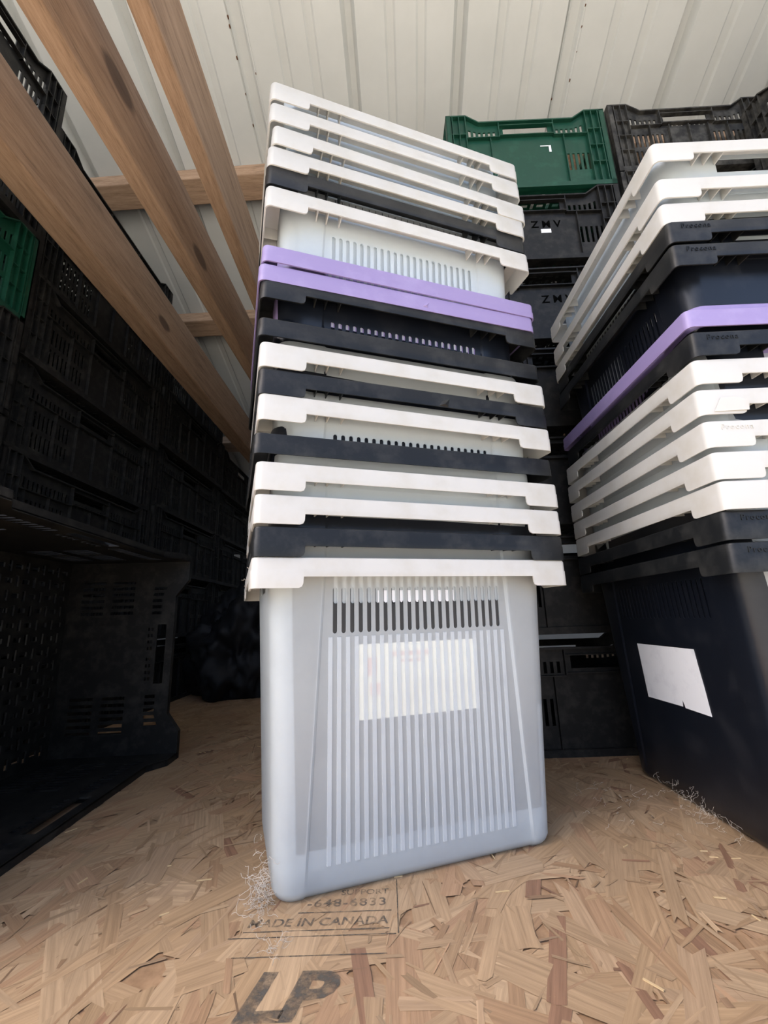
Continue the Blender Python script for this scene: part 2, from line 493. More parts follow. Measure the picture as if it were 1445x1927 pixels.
def tote_body_mesh():
    zs = [0.0, 0.0015, 0.005, 0.011, 0.03, 0.10, 0.18, SL_B, SL_T, 0.33, LIPZ - 0.002, LIPZ]
    fillet = {0.0: 0.010, 0.0015: 0.006, 0.005: 0.0025, 0.011: 0.0}
    R = 0.022
    slots = [((k - (NS-1)/2)*SP - SW/2, (k - (NS-1)/2)*SP + SW/2) for k in range(NS)]
    uc = []                                   # columns across the panel
    for (a, b) in slots: uc += [a, b]
    def outline(z):
        sh = fillet.get(z, 0.0)
        if z == LIPZ: sh = 0.0008
        a = TW/2 - insx(z) - sh; b = TL/2 - insy(z) - sh
        r = max(R - sh, 0.004)
        t = min(z, 0.34) / 0.34
        xl = 0.134 - 0.018 * t                # panel edge
        rec = 0.0022
        # front (y = -b) from -x to +x, then right side, back, left
        fr = [(-(a - r), 0), (-xl - 0.003, 0), (-xl, rec)] + [(u, rec) for u in uc] + [(xl, rec), (xl + 0.003, 0), (a - r, 0)]
        pts = [(x, -b + d) for (x, d) in fr]
        for i in range(1, 6):
            th = -PI/2 + (PI/2) * i / 6
            pts.append((a - r + r*math.cos(th), -b + r + r*math.sin(th)))
        side = [-(b - r), -0.04, 0.04, (b - r)]
        pts += [(a, y) for y in side]
        for i in range(1, 6):
            th = (PI/2) * i / 6
            pts.append((a - r + r*math.cos(th), b - r + r*math.sin(th)))
        pts += [(x, b - d) for (x, d) in reversed(fr)]
        for i in range(1, 6):
            th = PI/2 + (PI/2) * i / 6
            pts.append((-a + r + r*math.cos(th), b - r + r*math.sin(th)))
        pts += [(-a, -y) for y in side]
        for i in range(1, 6):
            th = PI + (PI/2) * i / 6
            pts.append((-a + r + r*math.cos(th), -b + r + r*math.sin(th)))
        return pts
    rings = [outline(z) for z in zs]
    n = len(rings[0])
    V = [(x, y, z) for z, rg in zip(zs, rings) for (x, y) in rg]
    nf = 6 + 2*NS                              # points in one long face
    # edge start index of each slot (front face, then back face)
    skip = set(3 + 2*k for k in range(NS))
    back0 = nf + 5 + 4 + 5
    skipb = set(back0 + (nf - 1 - (3 + 2*k + 1)) for k in range(NS))
    sides = {nf + 5 + 1, back0 + nf + 5 + 1}
    Fc = []
    ib = zs.index(SL_B)
    ih = zs.index(0.33)
    for j in range(len(zs) - 1):
        for i in range(n):
            i2 = (i + 1) % n
            if j == ib and (i in skip or i in skipb):
                # rounded slot ends
                p00, p10 = Vector(V[j*n+i]), Vector(V[j*n+i2])
                p01, p11 = Vector(V[(j+1)*n+i]), Vector(V[(j+1)*n+i2])
                wv = p10 - p00
                hgt = (p01 - p00).length
                dv = (p01 - p00) / hgt
                rad = wv.length / 2
                for (base, pa, pb, sg) in ((p00, j*n+i, j*n+i2, 1), (p01, (j+1)*n+i, (j+1)*n+i2, -1)):
                    w2 = (Vector(V[pb]) - Vector(V[pa]))
                    mid = Vector(V[pa]) + w2*0.5
                    ids = []
                    for q in range(7):
                        th = PI * q / 6
                        pos = mid - w2*0.5*math.cos(th) + dv * sg * (rad - rad*math.sin(th))
                        V.append(tuple(pos)); ids.append(len(V)-1)
                    if sg == 1:
                        Fc.append((pa, ids[3], ids[2], ids[1], ids[0]))
                        Fc.append((pa, pb, ids[3]))
                        Fc.append((pb, ids[6], ids[5], ids[4], ids[3]))
                    else:
                        Fc.append((pa, ids[0], ids[1], ids[2], ids[3]))
                        Fc.append((pb, pa, ids[3]))
                        Fc.append((pb, ids[3], ids[4], ids[5], ids[6]))
                continue
            if j == ih - 1 and i in sides:
                # hand hole in the short side: leave a bar below the rim
                continue
            Fc.append((j*n+i, j*n+i2, (j+1)*n+i2, (j+1)*n+i))
    Fc.append(tuple(reversed(range(n))))      # floor of the tote
    bm = bmesh.new()
    me = mesh('tote_body', V, Fc)
    bm.from_mesh(me)
    bmesh.ops.remove_doubles(bm, verts=bm.verts, dist=0.00005)
    bmesh.ops.solidify(bm, geom=bm.faces[:], thickness=0.0013)
    bm.to_mesh(me); bm.free()
    for p in me.polygons:
        p.use_smooth = True
    try:
        me.set_sharp_from_angle(angle=math.radians(35))
    except Exception:
        pass
    return me

def tote_rim_mesh(kind):
    R = 0.008
    W2, L2 = TW/2, TL/2
    if kind == 'band':
        W2 += 0.001; L2 += 0.001
    # perimeter: list of (x, y, nx, ny, depth)
    tab, mid = (0.033, 0.021) if kind == 'tab' else (0.025, 0.025)
    P = []
    def side(length):                           # positions along one side and their skirt depths
        h = length/2
        t = 0.054
        if kind == 'tab':
            return [(-h+R, tab), (-h+t-0.005, tab), (-h+t-0.0015, tab-0.0015), (-h+t, tab-0.005), (-h+t+0.0004, mid), (0, mid),
                    (h-t-0.0004, mid), (h-t, tab-0.005), (h-t+0.0015, tab-0.0015), (h-t+0.005, tab), (h-R, tab)]
        return [(-h+R, tab), (-h+t, tab), (0, mid), (h-t, tab), (h-R, tab)]
    def arc(cx, cy, t0):
        for i in range(1, 5):
            th = t0 + (PI/2)*i/5
            P.append((cx + R*math.cos(th), cy + R*math.sin(th), math.cos(th), math.sin(th), tab))
    for (u, d) in side(2*W2): P.append((u, -L2, 0, -1, d))
    arc(W2-R, -L2+R, -PI/2)
    for (u, d) in side(2*L2): P.append((W2, u, 1, 0, d))
    arc(W2-R, L2-R, 0)
    for (u, d) in side(2*W2): P.append((-u, L2, 0, 1, d))
    arc(-W2+R, L2-R, PI/2)
    for (u, d) in side(2*L2): P.append((-W2, -u, -1, 0, d))
    arc(-W2+R, -L2+R, PI)
    n = len(P)
    V, Fc = [], []
    fl = 0.0215
    rows = []
    # inner edge of the flange, outer top with a small radius, seam, bottom
    def row(fn):
        b = len(V)
        for p in P: V.append(fn(p))
        rows.append(b)
    def inner(p):
        x = max(-W2+0.0205, min(W2-0.0205, p[0])); y = max(-L2+fl, min(L2-fl, p[1]))
        return (x, y, TH - 0.0005)
    row(inner)
    row(lambda p: (p[0]-p[2]*0.003, p[1]-p[3]*0.003, TH))
    row(lambda p: (p[0]-p[2]*0.0009, p[1]-p[3]*0.0009, TH-0.0009))
    row(lambda p: (p[0], p[1], TH-0.003))
    row(lambda p: (p[0], p[1], TH-min(0.0135, p[4]-0.0005)))
    row(lambda p: (p[0]+p[2]*0.0006, p[1]+p[3]*0.0006, TH-min(0.0148, p[4]-0.0002)))
    row(lambda p: (p[0]+p[2]*0.0004, p[1]+p[3]*0.0004, TH-p[4]))
    for a, b in zip(rows[:-1], rows[1:]):
        for i in range(n):
            i2 = (i+1) % n
            Fc.append((a+i2, a+i, b+i, b+i2))
    me = mesh('tote_rim', V, Fc)
    bm = bmesh.new(); bm.from_mesh(me)
    bmesh.ops.recalc_face_normals(bm, faces=bm.faces)
    up_f = [f for f in bm.faces if f.calc_center_median().z > TH-0.0006 and abs(f.normal.z) > 0.5]
    if up_f and sum(f.normal.z for f in up_f) < 0:
        bmesh.ops.reverse_faces(bm, faces=bm.faces)
    bmesh.ops.solidify(bm, geom=bm.faces[:], thickness=0.0018)
    bm.to_mesh(me); bm.free()
    for p in me.polygons: p.use_smooth = True
    try:
        me.set_sharp_from_angle(angle=math.radians(40))
    except Exception:
        pass
    return me

def gusset_mesh():
    mb = MB()
    z1 = TH - 0.0021
    def fin_y(u, sgn, d):          # fins under the long sides
        y0 = sgn*(TL/2 - 0.0018); y1 = sgn*(TL/2 - 0.0215)
        a = len(mb.v)
        mb.add([(u-.0007, y0, z1), (u+.0007, y0, z1), (u+.0007, y1, z1), (u-.0007, y1, z1),
                (u-.0007, y0, z1-d), (u+.0007, y0, z1-d), (u+.0007, y1, z1-d*0.95), (u-.0007, y1, z1-d*0.95)],
               [(0,1,2,3),(4,7,6,5),(0,4,5,1),(1,5,6,2),(2,6,7,3),(3,7,4,0)])
    def fin_x(u, sgn, d):
        x0 = sgn*(TW/2 - 0.0018); x1 = sgn*(TW/2 - 0.0205)
        mb.add([(x0, u-.0007, z1), (x0, u+.0007, z1), (x1, u+.0007, z1), (x1, u-.0007, z1),
                (x0, u-.0007, z1-d), (x0, u+.0007, z1-d), (x1, u+.0007, z1-d*0.95), (x1, u-.0007, z1-d*0.95)],
               [(0,1,2,3),(4,7,6,5),(0,4,5,1),(1,5,6,2),(2,6,7,3),(3,7,4,0)])
    for s in (-1, 1):
        for u in (0.132, 0.118, 0.100):
            fin_y(u, s, 0.0175); fin_y(-u, s, 0.0175)
        for u in (0.074, 0.058, 0.042):
            fin_x(u, s, 0.0175); fin_x(-u, s, 0.0175)
    return mb.mesh('gussets')

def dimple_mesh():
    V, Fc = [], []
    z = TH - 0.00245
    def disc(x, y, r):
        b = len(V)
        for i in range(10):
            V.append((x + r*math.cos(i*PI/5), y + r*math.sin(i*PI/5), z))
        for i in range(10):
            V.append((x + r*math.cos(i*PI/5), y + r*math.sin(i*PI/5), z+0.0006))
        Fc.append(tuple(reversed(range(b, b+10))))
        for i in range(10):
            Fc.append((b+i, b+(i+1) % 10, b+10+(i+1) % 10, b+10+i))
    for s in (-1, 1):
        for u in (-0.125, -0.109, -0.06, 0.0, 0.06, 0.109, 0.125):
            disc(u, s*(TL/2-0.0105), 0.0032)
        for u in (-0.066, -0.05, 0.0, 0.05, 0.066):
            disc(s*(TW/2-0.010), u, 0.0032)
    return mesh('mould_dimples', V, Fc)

def rib_mesh():
    """one thick strip of the corrugated panel, below the slots"""
    mb = MB()
    w = (SP - SW) / 2
    V = []
    for (z) in (0.028, 0.10, 0.18, SL_B - 0.004):
        y = -(TL/2 - insy(z)) + 0.0022
        V += [(-w*0.85, y - 0.0009, z), (w*0.85, y - 0.0009, z), (w, y + 0.0002, z), (-w, y + 0.0002, z)]
    Fc = []
    for j in range(3):
        for i in range(4):
            Fc.append((j*4+i, j*4+(i+1) % 4, (j+1)*4+(i+1) % 4, (j+1)*4+i))
    Fc += [(3, 2, 1, 0), (12, 13, 14, 15)]
    return mesh('panel_rib', V, Fc)

ME_BODY = {k: tote_body_mesh() if k == 'white' else None for k in ('white', 'black', 'purple')}
for k in ('black', 'purple'):
    ME_BODY[k] = ME_BODY['white'].copy()
ME_BODY['white'].materials.append(M['white_body']); ME_BODY['black'].materials.append(M['black_body']); ME_BODY['purple'].materials.append(M['purple'])
ME_RIM, ME_GUS, ME_DIM = {}, {}, {}
for kind in ('tab', 'band'):
    base = tote_rim_mesh(kind)
    for c, mm in (('white', 'white_rim'), ('black', 'black_rim'), ('purple', 'purple')):
        q = base.copy(); q.materials.append(M[mm]); ME_RIM[c, kind] = q
gb, db = gusset_mesh(), dimple_mesh()
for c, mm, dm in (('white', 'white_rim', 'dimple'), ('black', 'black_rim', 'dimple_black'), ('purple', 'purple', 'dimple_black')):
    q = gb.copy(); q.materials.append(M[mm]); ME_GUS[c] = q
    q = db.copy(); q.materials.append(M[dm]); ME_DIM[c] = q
ME_RIB = rib_mesh(); ME_RIB.materials.append(M['white_rib'])

def tote(color, kind, loc, rz, tilt, label, group, ribs=False):
    o = empty('nesting_tote', loc, (0, 0, 0))
    o.rotation_mode = 'XYZ'
    o.matrix_world = Matrix.Translation(loc) @ Matrix.Rotation(rz, 4, 'Z') @ Matrix.Rotation(-tilt, 4, 'Y')
    link('body', ME_BODY[color], None, o)
    link('rim', ME_RIM[color, kind], None, o)
    if kind == 'tab':
        tag(link('gussets', ME_GUS[color], None, o), kind='stuff')
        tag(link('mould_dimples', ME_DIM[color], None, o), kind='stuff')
    if ribs:
        for k in range(NS + 1):
            u = (k - NS/2) * SP
            link('panel_rib', ME_RIB, None, o, (u, 0, 0))
    tag(o, label, 'tote', group)
    return o

def wall_label(o, x0, x1, z0, z1, mat, name='paper_label', lab=None, skew=0.0, notch=False, off=0.0008):
    """a sheet glued on the slotted front wall of a tote"""
    def P(x, z, d):
        return (x, -(TL/2 - insy(z)) + 0.0022 - d, z)
    V, Fc = [], []
    if notch:
        ring = [(x0, z0+skew), (x0+(x1-x0)*0.60, z0+0.001), (x0+(x1-x0)*0.615, z0+0.010), (x0+(x1-x0)*0.635, z0+0.004), (x0+(x1-x0)*0.64, z0),
                (x1, z0-0.001), (x1-0.001, z0+(z1-z0)*0.4), (x1-0.003, z0+(z1-z0)*0.75), (x1-0.004, z1), (x0+(x1-x0)*.5, z1), (x0, z1)]
    else:
        ring = [(x0, z0), ((x0+x1)/2, z0+skew/2), (x1, z0+skew), (x1, (z0+z1)/2+skew), (x1, z1+skew), ((x0+x1)/2, z1+skew/2), (x0, z1), (x0, (z0+z1)/2)]
    n = len(ring)
    V = [P(x, z, off) for x, z in ring] + [P(x, z, off-0.0004) for x, z in ring]
    Fc = [tuple(range(n)), tuple(reversed(range(n, 2*n)))] + [(i, n+i, n+(i+1) % n, (i+1) % n) for i in range(n)]
    q = link(name, mesh(name, V, Fc), mat, o)
    if lab: q['label'] = lab
    return q

LEFT = [(-0.1360,0.4440,1.0030,0.3319,0.0003),(-0.1362,0.4439,0.9643,0.3306,-0.0005),(-0.1358,0.4421,0.9228,0.3350,-0.0150),(-0.1374,0.4441,0.8883,0.3313,-0.0035),
 (-0.1384,0.4454,0.8585,0.3338,-0.0014),(-0.1380,0.4441,0.8218,0.3284,-0.0024),(-0.1374,0.4479,0.7312,0.3333,0.0038),(-0.1384,0.4496,0.7041,0.3300,0.0120),
 (-0.1381,0.4485,0.6877,0.3332,0.0056),(-0.1388,0.4505,0.6283,0.3378,0.0064),(-0.1383,0.4476,0.5942,0.3299,-0.0003),(-0.1387,0.4484,0.5598,0.3311,0.0004),
 (-0.1391,0.4478,0.5275,0.3298,-0.0048),(-0.1392,0.4509,0.4796,0.3350,0.0049),(-0.1388,0.4487,0.4452,0.3287,-0.0028),(-0.1393,0.4494,0.4079,0.3297,-0.0033),
 (-0.1389,0.4503,0.3725,0.3305,-0.0025),(-0.1394,0.4507,0.3393,0.3306,0.0)]
LTYPE = ['Wt','Wt','Wt','Wt','Bt','Wt','Pb','Pb','Bt','Bb','Wt','Bt','Wt','Bb','Wt','Wt','Bt','Wt']
RIGHT = [(0.3841,0.4647,0.8964,-0.0120,-0.0050),(0.3822,0.4683,0.8347,-0.0168,0.0046),(0.3812,0.4675,0.7967,-0.0190,-0.0070),(0.3822,0.4693,0.7652,-0.0220,0.0030),
 (0.3815,0.4678,0.7286,-0.0154,0.0),(0.3811,0.4668,0.6313,-0.0099,-0.0078),(0.3812,0.4690,0.5995,-0.0200,0.0020),(0.3785,0.4691,0.5634,-0.0104,-0.0060),
 (0.3761,0.4713,0.5245,-0.0128,-0.0058),(0.3763,0.4712,0.4835,-0.0128,-0.0038),(0.3764,0.4711,0.4442,-0.0116,0.0036),(0.3769,0.4705,0.4092,-0.0097,0.0056),
 (0.3756,0.4726,0.3760,-0.0170,-0.0030),(0.3748,0.4730,0.3400,-0.0175,0.0)]
RTYPE = ['Wt','Wt','Wt','Bt','Bt','Pb','Bt','Wt','Wt','Wt','Wt','Wt','Bt','Bt']
CN = {'W': 'white', 'B': 'black', 'P': 'purple'}
LLAB = ['topmost white plastic tote of the left stack',
 'white plastic tote second from the top of the left stack',
 'white plastic tote third from the top of the left stack, rim sagging at right',
 'white plastic tote fourth from the top of the left stack, above the uppermost black one',
 'uppermost black plastic tote of the left stack, between white totes',
 'white tote of the left stack with its slotted wall showing above the lavender rims',
 'lavender plastic tote, upper of the two in the left stack',
 'lavender plastic tote, lower of the two in the left stack',
 'dusty black tote right under the lavender totes of the left stack',
 'black tote with a plain rim band, second below the lavender totes of the left stack',
 'white tote of the left stack between two black rims, just under the dusty black pair',
 'black tote with a dented rim, halfway up the left stack',
 'white tote of the left stack, directly under the black tote with the dented rim',
 'black tote with a plain narrow rim, in the lower half of the left stack',
 'white tote of the left stack, upper of the two white rims low down',
 'white tote of the left stack, lower of the two white rims low down',
 'lowest black tote of the left stack, nested in the white bottom one',
 'white translucent bottom tote of the left stack on the floor, slotted wall in full view']
RLAB = ['topmost white tote of the right stack, dark through its hand hole',
 'white plastic tote second from the top of the right stack',
 'white plastic tote third from the top of the right stack, above the black ones',
 'upper black tote of the right stack, right under the three white ones on top',
 'black tote of the right stack with its slotted wall showing above the lavender rim',
 'lavender plastic tote, the only one in the right stack',
 'black tote of the right stack, right under the lavender one',
 'uppermost of the five white totes low in the right stack',
 'second of the five white totes low in the right stack, with a torn rim corner',
 'middle one of the five white totes low in the right stack',
 'fourth of the five white totes low in the right stack',
 'lowest of the five white totes in the right stack, on a black one',
 'black tote nested in the bottom tote of the right stack',
 'black bottom tote of the right stack with a white paper label, on the floor']
left_t, right_t = [], []
for (x, y, z, yaw, tl), t, lb in zip(LEFT, LTYPE, LLAB):
    ex = Vector((math.cos(yaw), math.sin(yaw), 0)); ey = Vector((-math.sin(yaw), math.cos(yaw), 0))
    p = Vector((x, y, 0)) + ex*TW/2 + ey*TL/2
    loc = Vector((p.x, p.y, z - TH + tl*TW/2))
    left_t.append(tote(CN[t[0]], 'tab' if t[1] == 't' else 'band', loc, yaw, tl, lb, 'totes nested in the left stack', ribs=(lb.startswith('white translucent bottom') or 'slotted wall showing' in lb)))
for (x, y, z, yaw, tl), t, lb in zip(RIGHT, RTYPE, RLAB):
    ex = Vector((math.cos(yaw), math.sin(yaw), 0)); ey = Vector((-math.sin(yaw), math.cos(yaw), 0))
    p = Vector((x, y, 0)) + ex*TL/2 + ey*TW/2
    loc = Vector((p.x, p.y, z - TH + tl*TW/2))
    right_t.append(tote(CN[t[0]], 'tab' if t[1] == 't' else 'band', loc, yaw - PI/2, -tl, lb, 'totes nested in the right stack'))

# paper labels
pl = wall_label(left_t[16], -0.079, 0.073, 0.130, 0.211, M['paper'], lab='cream paper label seen through the milky wall')
mb = MB()
for (xa, xb, za, zb) in ((-0.040, 0.012, 0.196, 0.201), (-0.030, 0.002, 0.189, 0.192), (-0.070, -0.058, 0.176, 0.196), (-0.066, -0.054, 0.155, 0.168)):
    y = lambda z: -(TL/2 - insy(z)) + 0.0022 - 0.00095
    mb.add([(xa, y(za), za), (xb, y(za), za), (xb, y(zb), zb), (xa, y(zb), zb)], [(0, 1, 2, 3)])
q = link('label_print', mb.mesh('label_print'), M['red_print'], pl); q['label'] = 'faded red print'
pl2 = wall_label(left_t[15], -0.055, 0.045, 0.150, 0.236, M['paper_white'])
me = text_mesh('E   A   M', 0.010, 0.00005)
q = link('label_print', me, M['ink'], pl2, (-0.038, -(TL/2 - insy(0.222)) + 0.0022 - 0.0010, 0.221), (PI/2 - 0.05, 0, 0))
wall_label(right_t[13], -0.081, 0.063, 0.135, 0.217, M['paper_white'], lab='torn white paper label', notch=True)
wall_label(right_t[12], -0.080, 0.060, 0.135, 0.217, M['paper_white'])

# raised lettering on the short rim of the black totes
for i in (3, 4, 6, 9, 12, 13):
    me = text_mesh('Procona', 0.0095, 0.0004, spacing=1.2)
    mm = M['white_rim'] if RTYPE[i][0] == 'W' else M['black_rim']
    # short side facing the camera is local +x
    q = link('raised_lettering', me, mm, right_t[i])
    q.matrix_local = Matrix.Translation((TW/2 + 0.0003, -TL/2 + 0.018, TH - 0.0115)) @ Matrix(((0, 0, 1, 0), (1, 0, 0, 0), (0, 1, 0, 0), (0, 0, 0, 1)))
    q['label'] = 'raised lettering on the rim'

# torn corner flap on one rim, right stack
V = [(0.2005, -0.125, 0.309), (0.2012, -0.085, 0.3095), (0.2012, -0.083, 0.322), (0.2012, -0.098, 0.327), (0.2012, -0.115, 0.326)]
mb = MB(); mb.add([(x, y, z) for x, y, z in V] + [(x+0.0012, y, z) for x, y, z in V], [(4,3,2,1,0), (5,6,7,8,9), (0,1,6,5), (1,2,7,6), (2,3,8,7), (3,4,9,8), (4,0,5,9)])
link('torn_flap', mb.mesh('torn_flap'), M['white_rim'], right_t[8])

# creases knocked into two rims of the left stack
for (ti, u, mm) in ((11, 0.035, 'black_rim'), (7, 0.02, 'purple')):
    V = [(u-0.008, -TL/2-0.0002, TH-0.020), (u+0.007, -TL/2-0.0002, TH-0.021), (u+0.009, -TL/2-0.0002, TH-0.008), (u-0.002, -TL/2-0.0002, TH-0.013), (u+0.001, -TL/2-0.0032, TH-0.0175)]
    q = link('rim_crease', mesh('rim_crease', V, [(0,1,4),(1,2,4),(2,3,4),(3,0,4),(3,2,1,0)]), M[mm], left_t[ti])

# added sheet, stands in for the unseen dark behind the topmost right hand hole
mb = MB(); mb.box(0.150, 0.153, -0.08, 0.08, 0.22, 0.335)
q = link('dark_filler_sheet', mb.mesh('dark_filler_sheet'), M['crate_black'])
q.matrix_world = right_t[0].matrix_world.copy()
tag(q, 'added dark filler sheet inside the topmost white tote of the right stack', 'sheet')

# ------------------------------------------------------------------ vented harvest crates
def plate(x0, x1, z0, z1, t, holes, xcuts=(), zcuts=(), top=None, zfix=None):
    """upright plate in x-z, thickness t from y=0 to y=t, with rectangular holes; top(x) lowers the upper edge"""
    xs = sorted(set([x0, x1] + [h[0] for h in holes] + [h[1] for h in holes] + list(xcuts)))
    zs = sorted(set([z0, z1] + [h[2] for h in holes] + [h[3] for h in holes] + list(zcuts)))
    def inside(a, b):
        return any(h[0] < a < h[1] and h[2] < b < h[3] for h in holes)
    nx, nz = len(xs), len(zs)
    fill = [[not inside((xs[i]+xs[i+1])/2, (zs[j]+zs[j+1])/2) for j in range(nz-1)] for i in range(nx-1)]
    def Z(x, z):
        if top is None or z <= zfix: return z
        return zfix + (z - zfix) * (top(x) - zfix) / (z1 - zfix)
    V, Fc, idx = [], [], {}
    def vid(i, j, k):
        key = (i, j, k)
        if key not in idx:
            idx[key] = len(V)
            V.append((xs[i], 0.0 if k == 0 else t, Z(xs[i], zs[j])))
        return idx[key]
    for i in range(nx-1):
        for j in range(nz-1):
            if not fill[i][j]: continue
            Fc.append((vid(i,j,0), vid(i+1,j,0), vid(i+1,j+1,0), vid(i,j+1,0)))
            Fc.append((vid(i,j,1), vid(i,j+1,1), vid(i+1,j+1,1), vid(i+1,j,1)))
            if i == 0 or not fill[i-1][j]: Fc.append((vid(i,j,0), vid(i,j+1,0), vid(i,j+1,1), vid(i,j,1)))
            if i == nx-2 or not fill[i+1][j]: Fc.append((vid(i+1,j,0), vid(i+1,j,1), vid(i+1,j+1,1), vid(i+1,j+1,0)))
            if j == 0 or not fill[i][j-1]: Fc.append((vid(i,j,0), vid(i,j,1), vid(i+1,j,1), vid(i+1,j,0)))
            if j == nz-2 or not fill[i][j+1]: Fc.append((vid(i,j+1,0), vid(i+1,j+1,0), vid(i+1,j+1,1), vid(i,j+1,1)))
    return V, Fc

def crate_meshes(lx, ly, h, style):
    """parts of a vented crate: dict name -> list of (mesh, matrix)"""
    dip = 0.026
    out = []
    def wall_mesh(w, is_handle, lattice):
        c0 = w/2 - 0.055; c1 = c0 - 0.035
        def top(x):
            a = abs(x)
            if a >= c0: return h
            if a <= c1: return h - dip
            return h - dip * (c0 - a) / (c0 - c1)
        holes = []
        hz0, hz1 = h - dip - 0.046, h - dip - 0.020
        zf = hz1 - 0.028
        hw = 0.062 if is_handle else 0.05
        holes.append((-hw, hw, h - (0.060 if style == 'panel' else 0.050), h - 0.022))
        # upper row of upright slots beside the hand hole
        p = 0.0135
        k = 0
        x = hw + 0.022
        while x < w/2 - 0.062:
            for s in (-1, 1):
                holes.append(tuple(sorted((s*x, s*(x+0.0068)))) + (h - 0.072, h - 0.040))
            x += p
        # row under the handle
        x = 0.008
        while x < hw - 0.006 and style != 'panel':
            for s in (-1, 1):
                holes.append(tuple(sorted((s*x, s*(x+0.0068)))) + (h - 0.078, h - 0.062))
            x += p
        # lower rows at the sides
        lo = [(0.055, 0.105)] if style == 'panel' else [(0.030, 0.072), (0.086, 0.128)]
        for (a, b) in lo:
            x = w*0.24 if style == 'panel' else (w*0.16 if lattice else w*0.2)
            while x < w/2 - 0.058:
                for s in (-1, 1):
                    holes.append(tuple(sorted((s*x, s*(x+0.0068)))) + (a*h/0.2287, b*h/0.2287))
                x += p
        V, Fc = plate(-w/2, w/2, 0.0, h, 0.003, holes, [-c0, -c1, c1, c0, 0.0], [h-0.018], top, h - 0.085)
        mb = MB(); mb.add([(a, b + 0.010, c) for a, b, c in V], Fc)
        # outside fins: y from 0 (outer) to 0.012
        t = 0.0022
        for xx in (c0, c0 + 0.018, c0 + 0.036, w/2 - t):
            for s in (-1, 1):
                xa = s*xx
                mb.box(min(xa, xa+s*t), max(xa, xa+s*t), 0.0, 0.011, 0.012, h - 0.0015)
        for zz in (h*0.30, h*0.52, h*0.74):
            for s in (-1, 1):
                a, b = sorted((s*c0, s*w/2))
                mb.box(a, b, 0.001, 0.011, zz, zz + t)
        # bottom band, top lip following the dip, frame around hand hole and panel
        mb.box(-w/2, w/2, 0.0, 0.011, 0.0, 0.014)
        segs = [(-w/2, -c0), (-c0, -c1), (-c1, c1), (c1, c0), (c0, w/2)]
        for (a, b) in segs:
            za, zb = top(a), top(b)
            mb.add([(a, 0, za-0.004), (b, 0, zb-0.004), (b, 0.012, zb-0.004), (a, 0.012, za-0.004), (a, 0, za), (b, 0, zb), (b, 0.012, zb), (a, 0.012, za)],
                   [(0,3,2,1),(4,5,6,7),(0,1,5,4),(1,2,6,5),(2,3,7,6),(3,0,4,7)])
        mb.box(-c0, -hw-0.012, 0.001, 0.011, h-0.082, h-0.0795)
        mb.box(hw+0.012, c0, 0.001, 0.011, h-0.082, h-0.0795)
        mb.box(-hw-0.012, hw+0.012, 0.001, 0.011, h-0.064-dip*0.5, h-0.0615-dip*0.5)
        mb.box(-hw-0.012, hw+0.012, 0.001, 0.011, h-0.016-dip, h-0.0138-dip)
        for s in (-1, 1):
            a, b = sorted((s*(hw+0.012), s*(hw+0.0142)))
            mb.box(a, b, 0.001, 0.011, h-0.082, h-dip-0.002)
            if style == 'panel':
                a, b = sorted((s*w*0.225, s*(w*0.225+0.002)))
                mb.box(a, b, 0.002, 0.011, 0.012, h-0.082)
        if lattice and style != 'panel':
            for k in range(-3, 4):
                mb.box(k*w/8-0.001, k*w/8+0.001, 0.002, 0.011, 0.012, h-0.082)
        return mb.mesh('crate_wall')
    mend = wall_mesh(ly, True, False)
    mlong = wall_mesh(lx, True, True)
    bh = []
    bm_rows = max(6, int(round(ly/0.030)))
    bm_cols = max(8, int(round(lx/0.024)))
    for r in range(bm_rows):
        for c in range(bm_cols):
            x = -lx/2 + 0.025 + (lx-0.05) * (c + 0.5) / bm_cols
            y = -ly/2 + 0.022 + (ly-0.044) * (r + 0.5) / bm_rows
            if (r + c) % 2:
                bh.append((x-0.009, x+0.009, y-0.0045, y+0.0045))
            else:
                bh.append((x-0.0045, x+0.0045, y-0.010, y+0.010))
    V, Fc = plate(-lx/2+0.011, lx/2-0.011, -ly/2+0.011, ly/2-0.011, 0.003, bh)
    mbase = mesh('crate_base', [(a, c, 0.002 + b) for a, b, c in V], [tuple(reversed(f)) for f in Fc])
    return mend, mlong, mbase

CR = {}
def crate_kind(key, lx, ly, h, style):
    a, b, c = crate_meshes(lx, ly, h, style)
    for matk in ('crate_black', 'crate_dusty', 'crate_green'):
        ms = []
        for q in (a, b, c):
            q2 = q.copy(); q2.materials.append(M[matk]); ms.append(q2)
        CR[key, matk] = (lx, ly, h, ms)
crate_kind('deep', 0.60, 0.427, 0.265, 'slots')
crate_kind('long', 0.60, 0.40, 0.2287, 'slots')
crate_kind('small', 0.44, 0.30, 0.2287, 'panel')
crate_kind('small_tall', 0.44, 0.28, 0.243, 'slots')
crate_kind('small_green', 0.44, 0.30, 0.262, 'panel')

def crate(key, matk, mat4, label, group):
    lx, ly, h, (me_, ml_, mb_) = CR[key, matk]
    o = empty('vented_crate')
    o.matrix_world = mat4
    # end walls at +-x, outer face outward ; wall meshes have their outer side at y=0 looking to -y
    link('long_wall', ml_, None, o, (0, -ly/2, 0), (0, 0, 0))
    link('long_wall', ml_, None, o, (0, ly/2, 0), (0, 0, PI))
    link('end_wall', me_, None, o, (lx/2, 0, 0), (0, 0, PI/2))
    link('end_wall', me_, None, o, (-lx/2, 0, 0), (0, 0, -PI/2))
    link('base', mb_, None, o)
    tag(o, label, 'crate', group)
    return o

ORD = ['bottom', 'second', 'third', 'fourth', 'fifth', 'sixth', 'seventh']
def T(x, y, z, rz=0.0): return Matrix.Translation((x, y, z)) @ Matrix.Rotation(rz, 4, 'Z')
rj = random.Random(11)
def jit(s): return rj.uniform(-s, s)

